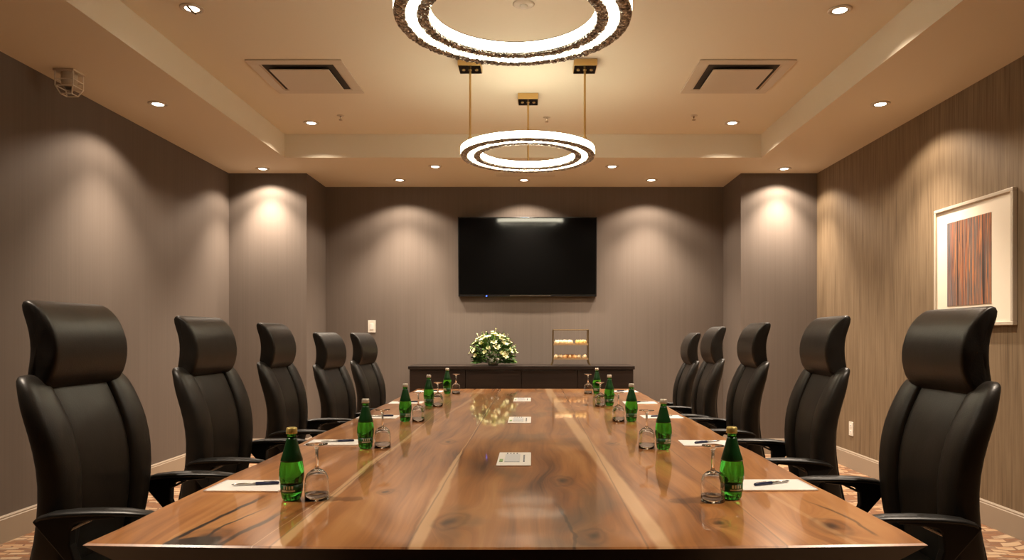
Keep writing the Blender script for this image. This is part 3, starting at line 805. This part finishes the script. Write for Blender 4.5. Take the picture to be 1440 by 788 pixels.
for k in range(70):
    phi = rnd.uniform(0, 2*PI); th = math.acos(rnd.uniform(.0, 1)); p = dome(phi, th, rnd.uniform(.85, 1.0))
    if k < 26: p = Vector((.165, -.08, .085)) + Vector((rnd.uniform(-.05, .05), rnd.uniform(-.05, .05), rnd.uniform(-.04, .06)))
    d = (p - Vector((0, 0, .1))).normalized() + Vector((rnd.uniform(-.3, .3), rnd.uniform(-.3, .3), rnd.uniform(0, .5)))
    leafshape(bm, p, d, rnd.uniform(.03, .06), rnd.uniform(.006, .011), Vector((0, 0, 1)))
o = obj('lime_sprig', bm, M['lime'], t, True); o['kind'] = 'stuff'
fl = [(-1.75, .15), (-1.2, .55), (-1.9, .62), (-2.5, .55), (-.7, .6), (-1.5, .95), (-2.2, 1.0), (-.9, 1.0), (-2.8, .95), (-.35, .95), (-2.55, 1.3), (-.6, 1.32), (-1.15, 1.42), (-3.0, 1.35), (.2, .7), (2.6, .7), (1.5, .5), (-.15, 1.3), (-1.9, 1.38), (-1.45, .38), (-1.35, 1.18), (-1.75, 1.2), (-.95, .78), (-2.25, .78), (-.45, .78), (-2.7, .72), (-1.0, 1.5), (-2.4, 1.5)]
for k, (phi, th) in enumerate(fl):
    p = dome(phi, th, 1.0); n = (p - Vector((0, 0, .03))).normalized()
    bm = bmesh.new(); np_ = 6 if k % 3 else 9
    a1 = n.orthogonal().normalized(); a2 = n.cross(a1)
    for q in range(np_):
        a = 2*PI*q/np_ + k; d = (a1*math.cos(a) + a2*math.sin(a)) + n*(.55 if k % 3 else 1.3 - .09*q)
        leafshape(bm, p, d, rnd.uniform(.042, .060) if k % 3 else .036, .015 if k % 3 else .016, n)
    b_ = obj('blossom', bm, M['petal'], t, True)
    bm = bmesh.new(); tube(bm, [p, p+n*.018], [.004, .002], 6); obj('stamen', bm, M['stamen'], b_)
bm = bmesh.new()
for k in range(16):                                                             # loose white sprays
    phi = rnd.uniform(-PI, 0); th = math.acos(rnd.uniform(.1, 1)); p = dome(phi, th, .9); q = dome(phi, th, rnd.uniform(1.12, 1.25))
    tube(bm, [p, q], .0012, 4)
    for j in range(3): leafshape(bm, q, Vector((rnd.uniform(-1, 1), rnd.uniform(-1, 1), rnd.uniform(0, 1))), .016, .005, Vector((0, 0, 1)))
o = obj('white_spray', bm, M['petal'], t, True); o['kind'] = 'stuff'
bm = bmesh.new()
for k in range(14):
    a = 2*PI*k/14; tube(bm, [(.02*math.cos(a), .02*math.sin(a), .03), (.05*math.cos(a), .05*math.sin(a), .12), tuple(dome(a, .8, .8))], .002, 5)
obj('stems', bm, M['leaf'], t)

SX, SY = .397, 7.47
t = thing('pastry_stand', 'two-tier brass wire serving stand on the credenza', 'serving stand', (SX, SY, CZ+.0005))
bm = bmesh.new(); w2 = .183
for s in (-1, 1):
    for yy in (-.08, .08):
        pts = [(s*(w2+.022), yy, .004), (s*(w2+.014), yy, .012), (s*(w2+.004), yy, .035), (s*w2, yy, .06), (s*w2, yy, .372)]
        tube(bm, pts, .0055, 8)
    tube(bm, [(s*w2, -.08, .372), (s*w2, .08, .372)], .0045, 8)
for yy in (-.08, .08): tube(bm, [(-w2, yy, .372), (w2, yy, .372)], .0045, 8)
obj('wire_frame', bm, simple('aged_brass_wire', (0.16, 0.11, 0.05), 0.4, 0.8), t)
for z in (.062, .212):
    bm = bmesh.new(); box(bm, -w2+.002, w2-.002, -.085, .085, z, z+.008)
    for yy in (-.085, .082): box(bm, -w2+.002, w2-.002, yy, yy+.003, z+.008, z+.018)
    obj('tray', bm, M['traym'], t, bevel=.001)
def bun(kind, rx, ry, rz, m, seed):
    bm = bmesh.new(); bmesh.ops.create_uvsphere(bm, u_segments=14, v_segments=9, radius=1)
    r_ = random.Random(seed)
    for v in bm.verts:
        k = 1 + .06*math.sin(v.co.x*7+seed) + .05*math.sin(v.co.y*9) + .03*r_.uniform(-1, 1)
        z = v.co.z*k; z = z*.55 if z < 0 else z
        v.co = Vector((v.co.x*rx*k, v.co.y*ry*k, (z+.5)*rz))
    lo = min(v.co.z for v in bm.verts)
    for v in bm.verts: v.co.z -= lo
    return obj(kind, bm, m, None, True)
roll0 = bun('bread_roll', .0205, .030, .030, M['roll'], 3); past0 = bun('pastry', .0195, .028, .028, M['pastry'], 5)
egg0 = bun('bread_roll', .0160, .026, .030, M['filling'], 9); egg0.name = 'savoury_tart'
UP = [(-.150, -.035), (-.100, -.04), (-.050, -.035), (.0, -.04), (-.125, .035), (-.07, .03), (-.015, .035)]
for i, (a, b) in enumerate(UP):
    o = roll0 if i == 0 else roll0.copy()
    if i: COL.objects.link(o)
    o.location = (SX+a, SY+b, CZ+.2215); o.rotation_euler = (0, 0, i*.7)
    tag(o, 'pale bread roll on the upper tray, %s row, %s from the left' % (('front', 'first second third fourth'.split()[i]) if i < 4 else ('rear', 'first second third'.split()[i-4])), 'bread roll', 'pale rolls on the upper tray')
for i, (a, b) in enumerate([(.065, -.03), (.105, -.035), (.145, -.03), (.085, .035), (.13, .035)]):
    o = egg0 if i == 0 else egg0.copy()
    if i: COL.objects.link(o)
    o.location = (SX+a, SY+b, CZ+.2215); o.rotation_euler = (0, 0, i*.9)
    tag(o, 'yellow bite at the right of the upper tray, %s row, %s from the left' % (('front', 'first second third'.split()[i]) if i < 3 else ('rear', 'first second'.split()[i-3])), 'snack', 'yellow bites on the upper tray')
LOW = [(-.152, -.035, 0), (-.103, -.035, 0), (-.054, -.04, 1), (-.008, -.037, 1), (.038, -.04, 1), (.088, -.035, 0), (-.03, .035, 1), (.02, .037, 1), (.145, -.035, 0)]
roll1 = None
for i, (a, b, k) in enumerate(LOW):
    if k:
        first_p = past0.users_scene and 'label' not in past0
        o = past0 if 'label' not in past0 else past0.copy()
        if o is not past0: COL.objects.link(o)
        tag(o, 'golden brown pastry on the lower tray, %s' % {2: 'front row, first from the left', 3: 'front row, second from the left', 4: 'front row, third from the left', 6: 'rear row, left one', 7: 'rear row, right one'}[i], 'pastry', 'golden pastries on the lower tray')
    else:
        o = roll0.copy(); COL.objects.link(o)
        tag(o, 'pale roll on the lower tray, %s' % {0: 'leftmost of all', 1: 'second from the left end', 5: 'second from the right end', 8: 'rightmost of all'}[i], 'bread roll', 'pale rolls on the lower tray')
    o.location = (SX+a, SY+b, CZ+.0715); o.rotation_euler = (0, 0, i*1.1)

# ------------------------------------------------------------------ television, picture, plates on the walls
TX = [-.815, .702]; TZ = [0, .868]
t = thing('television', 'large black wall-mounted television on the far wall above the credenza', 'television', (0, 7.8475, 1.628))
t.rotation_euler = (math.radians(4.1), 0, 0)                                    # tipped down towards the table
obj('housing', boxm(TX[0], TX[1], -.045, 0, TZ[0], TZ[1]), M['tvframe'], t, bevel=.004)
obj('screen', boxm(TX[0]+.012, TX[1]-.012, -.0462, -.0451, TZ[0]+.028, TZ[1]-.012), M['screen'], t)
bm = bmesh.new(); box(bm, -.3, .2, .0005, .012, .25, .60); box(bm, -.26, -.22, .010, .020, .30, .56); box(bm, .12, .16, .010, .020, .30, .56)
obj('wall_bracket', bm, M['plastic'], t)
obj('lower_trim', boxm(-.25, .20, -.048, -.0451, .008, .016), M['chrome'], t)
bm = bmesh.new(); lathe(bm, [(0, 0), (.007, 0), (.007, .006), (0, .006)], 16)
bmesh.ops.rotate(bm, verts=bm.verts, matrix=Matrix.Rotation(PI/2, 3, 'X')); bmesh.ops.translate(bm, verts=bm.verts, vec=(-.505, -.045, .008))
tag(obj('standby_light', bm, M['led_blue'], t), 'glowing blue standby light')

t = thing('framed_picture', 'square framed abstract print with wide ivory mat on the right wall', 'picture', (0, 0, 0))
Y0, Y1, Z0, Z1 = 4.215, 5.045, 1.262, 2.082
bm = bmesh.new(); fw = .022; xa, xb = XR-.030, XR-.001
box(bm, xa, xb, Y0, Y1, Z0, Z0+fw); box(bm, xa, xb, Y0, Y1, Z1-fw, Z1); box(bm, xa, xb, Y0, Y0+fw, Z0+fw, Z1-fw); box(bm, xa, xb, Y1-fw, Y1, Z0+fw, Z1-fw)
obj('frame', bm, M['frame'], t, bevel=.003)
obj('mat_board', boxm(XR-.016, XR-.002, Y0+fw, Y1-fw, Z0+fw, Z1-fw), M['mat'], t)
obj('print', boxm(XR-.0185, XR-.0161, 4.43, 4.90, 1.40, 1.97), M['art'], t)

def wall_plate(name, label, cat, cx, cz, face, w, h, kind):
    t = thing(name, label, cat, (0, 0, 0))
    if face == 'far':
        f = lambda u0, u1, d0, d1, z0, z1: boxm(cx+u0, cx+u1, YB-d1, YB-d0, cz+z0, cz+z1)
    else:
        f = lambda u0, u1, d0, d1, z0, z1: boxm(XR-d1, XR-d0, cx+u0, cx+u1, cz+z0, cz+z1)
    obj('cover_plate', f(-w/2, w/2, .0005, .007, -h/2, h/2), M['white'], t, bevel=.002)
    if kind == 'switch':
        obj('rocker', f(-.017, .017, .007, .011, -.034, .034), M['paper'], t, bevel=.001)
    else:
        for s in (-1, 1):
            r = obj('receptacle', f(-.017, .017, .007, .009, s*.028-.015, s*.028+.015), M['paper'], t, bevel=.002)
            obj('slot', f(-.008, -.005, .009, .0094, s*.028-.006, s*.028+.006), M['ventdark'], r)
            obj('slot', f(.005, .008, .009, .0094, s*.028-.006, s*.028+.006), M['ventdark'], r)
wall_plate('light_switch', 'white wall switch plate on the far wall left of the television', 'switch', -1.775, 1.30, 'far', .085, .135, 'switch')
wall_plate('power_outlet', 'white power outlet low on the right wall beyond the second chair', 'outlet', 6.41, .358, 'right', .08, .125, 'outlet')
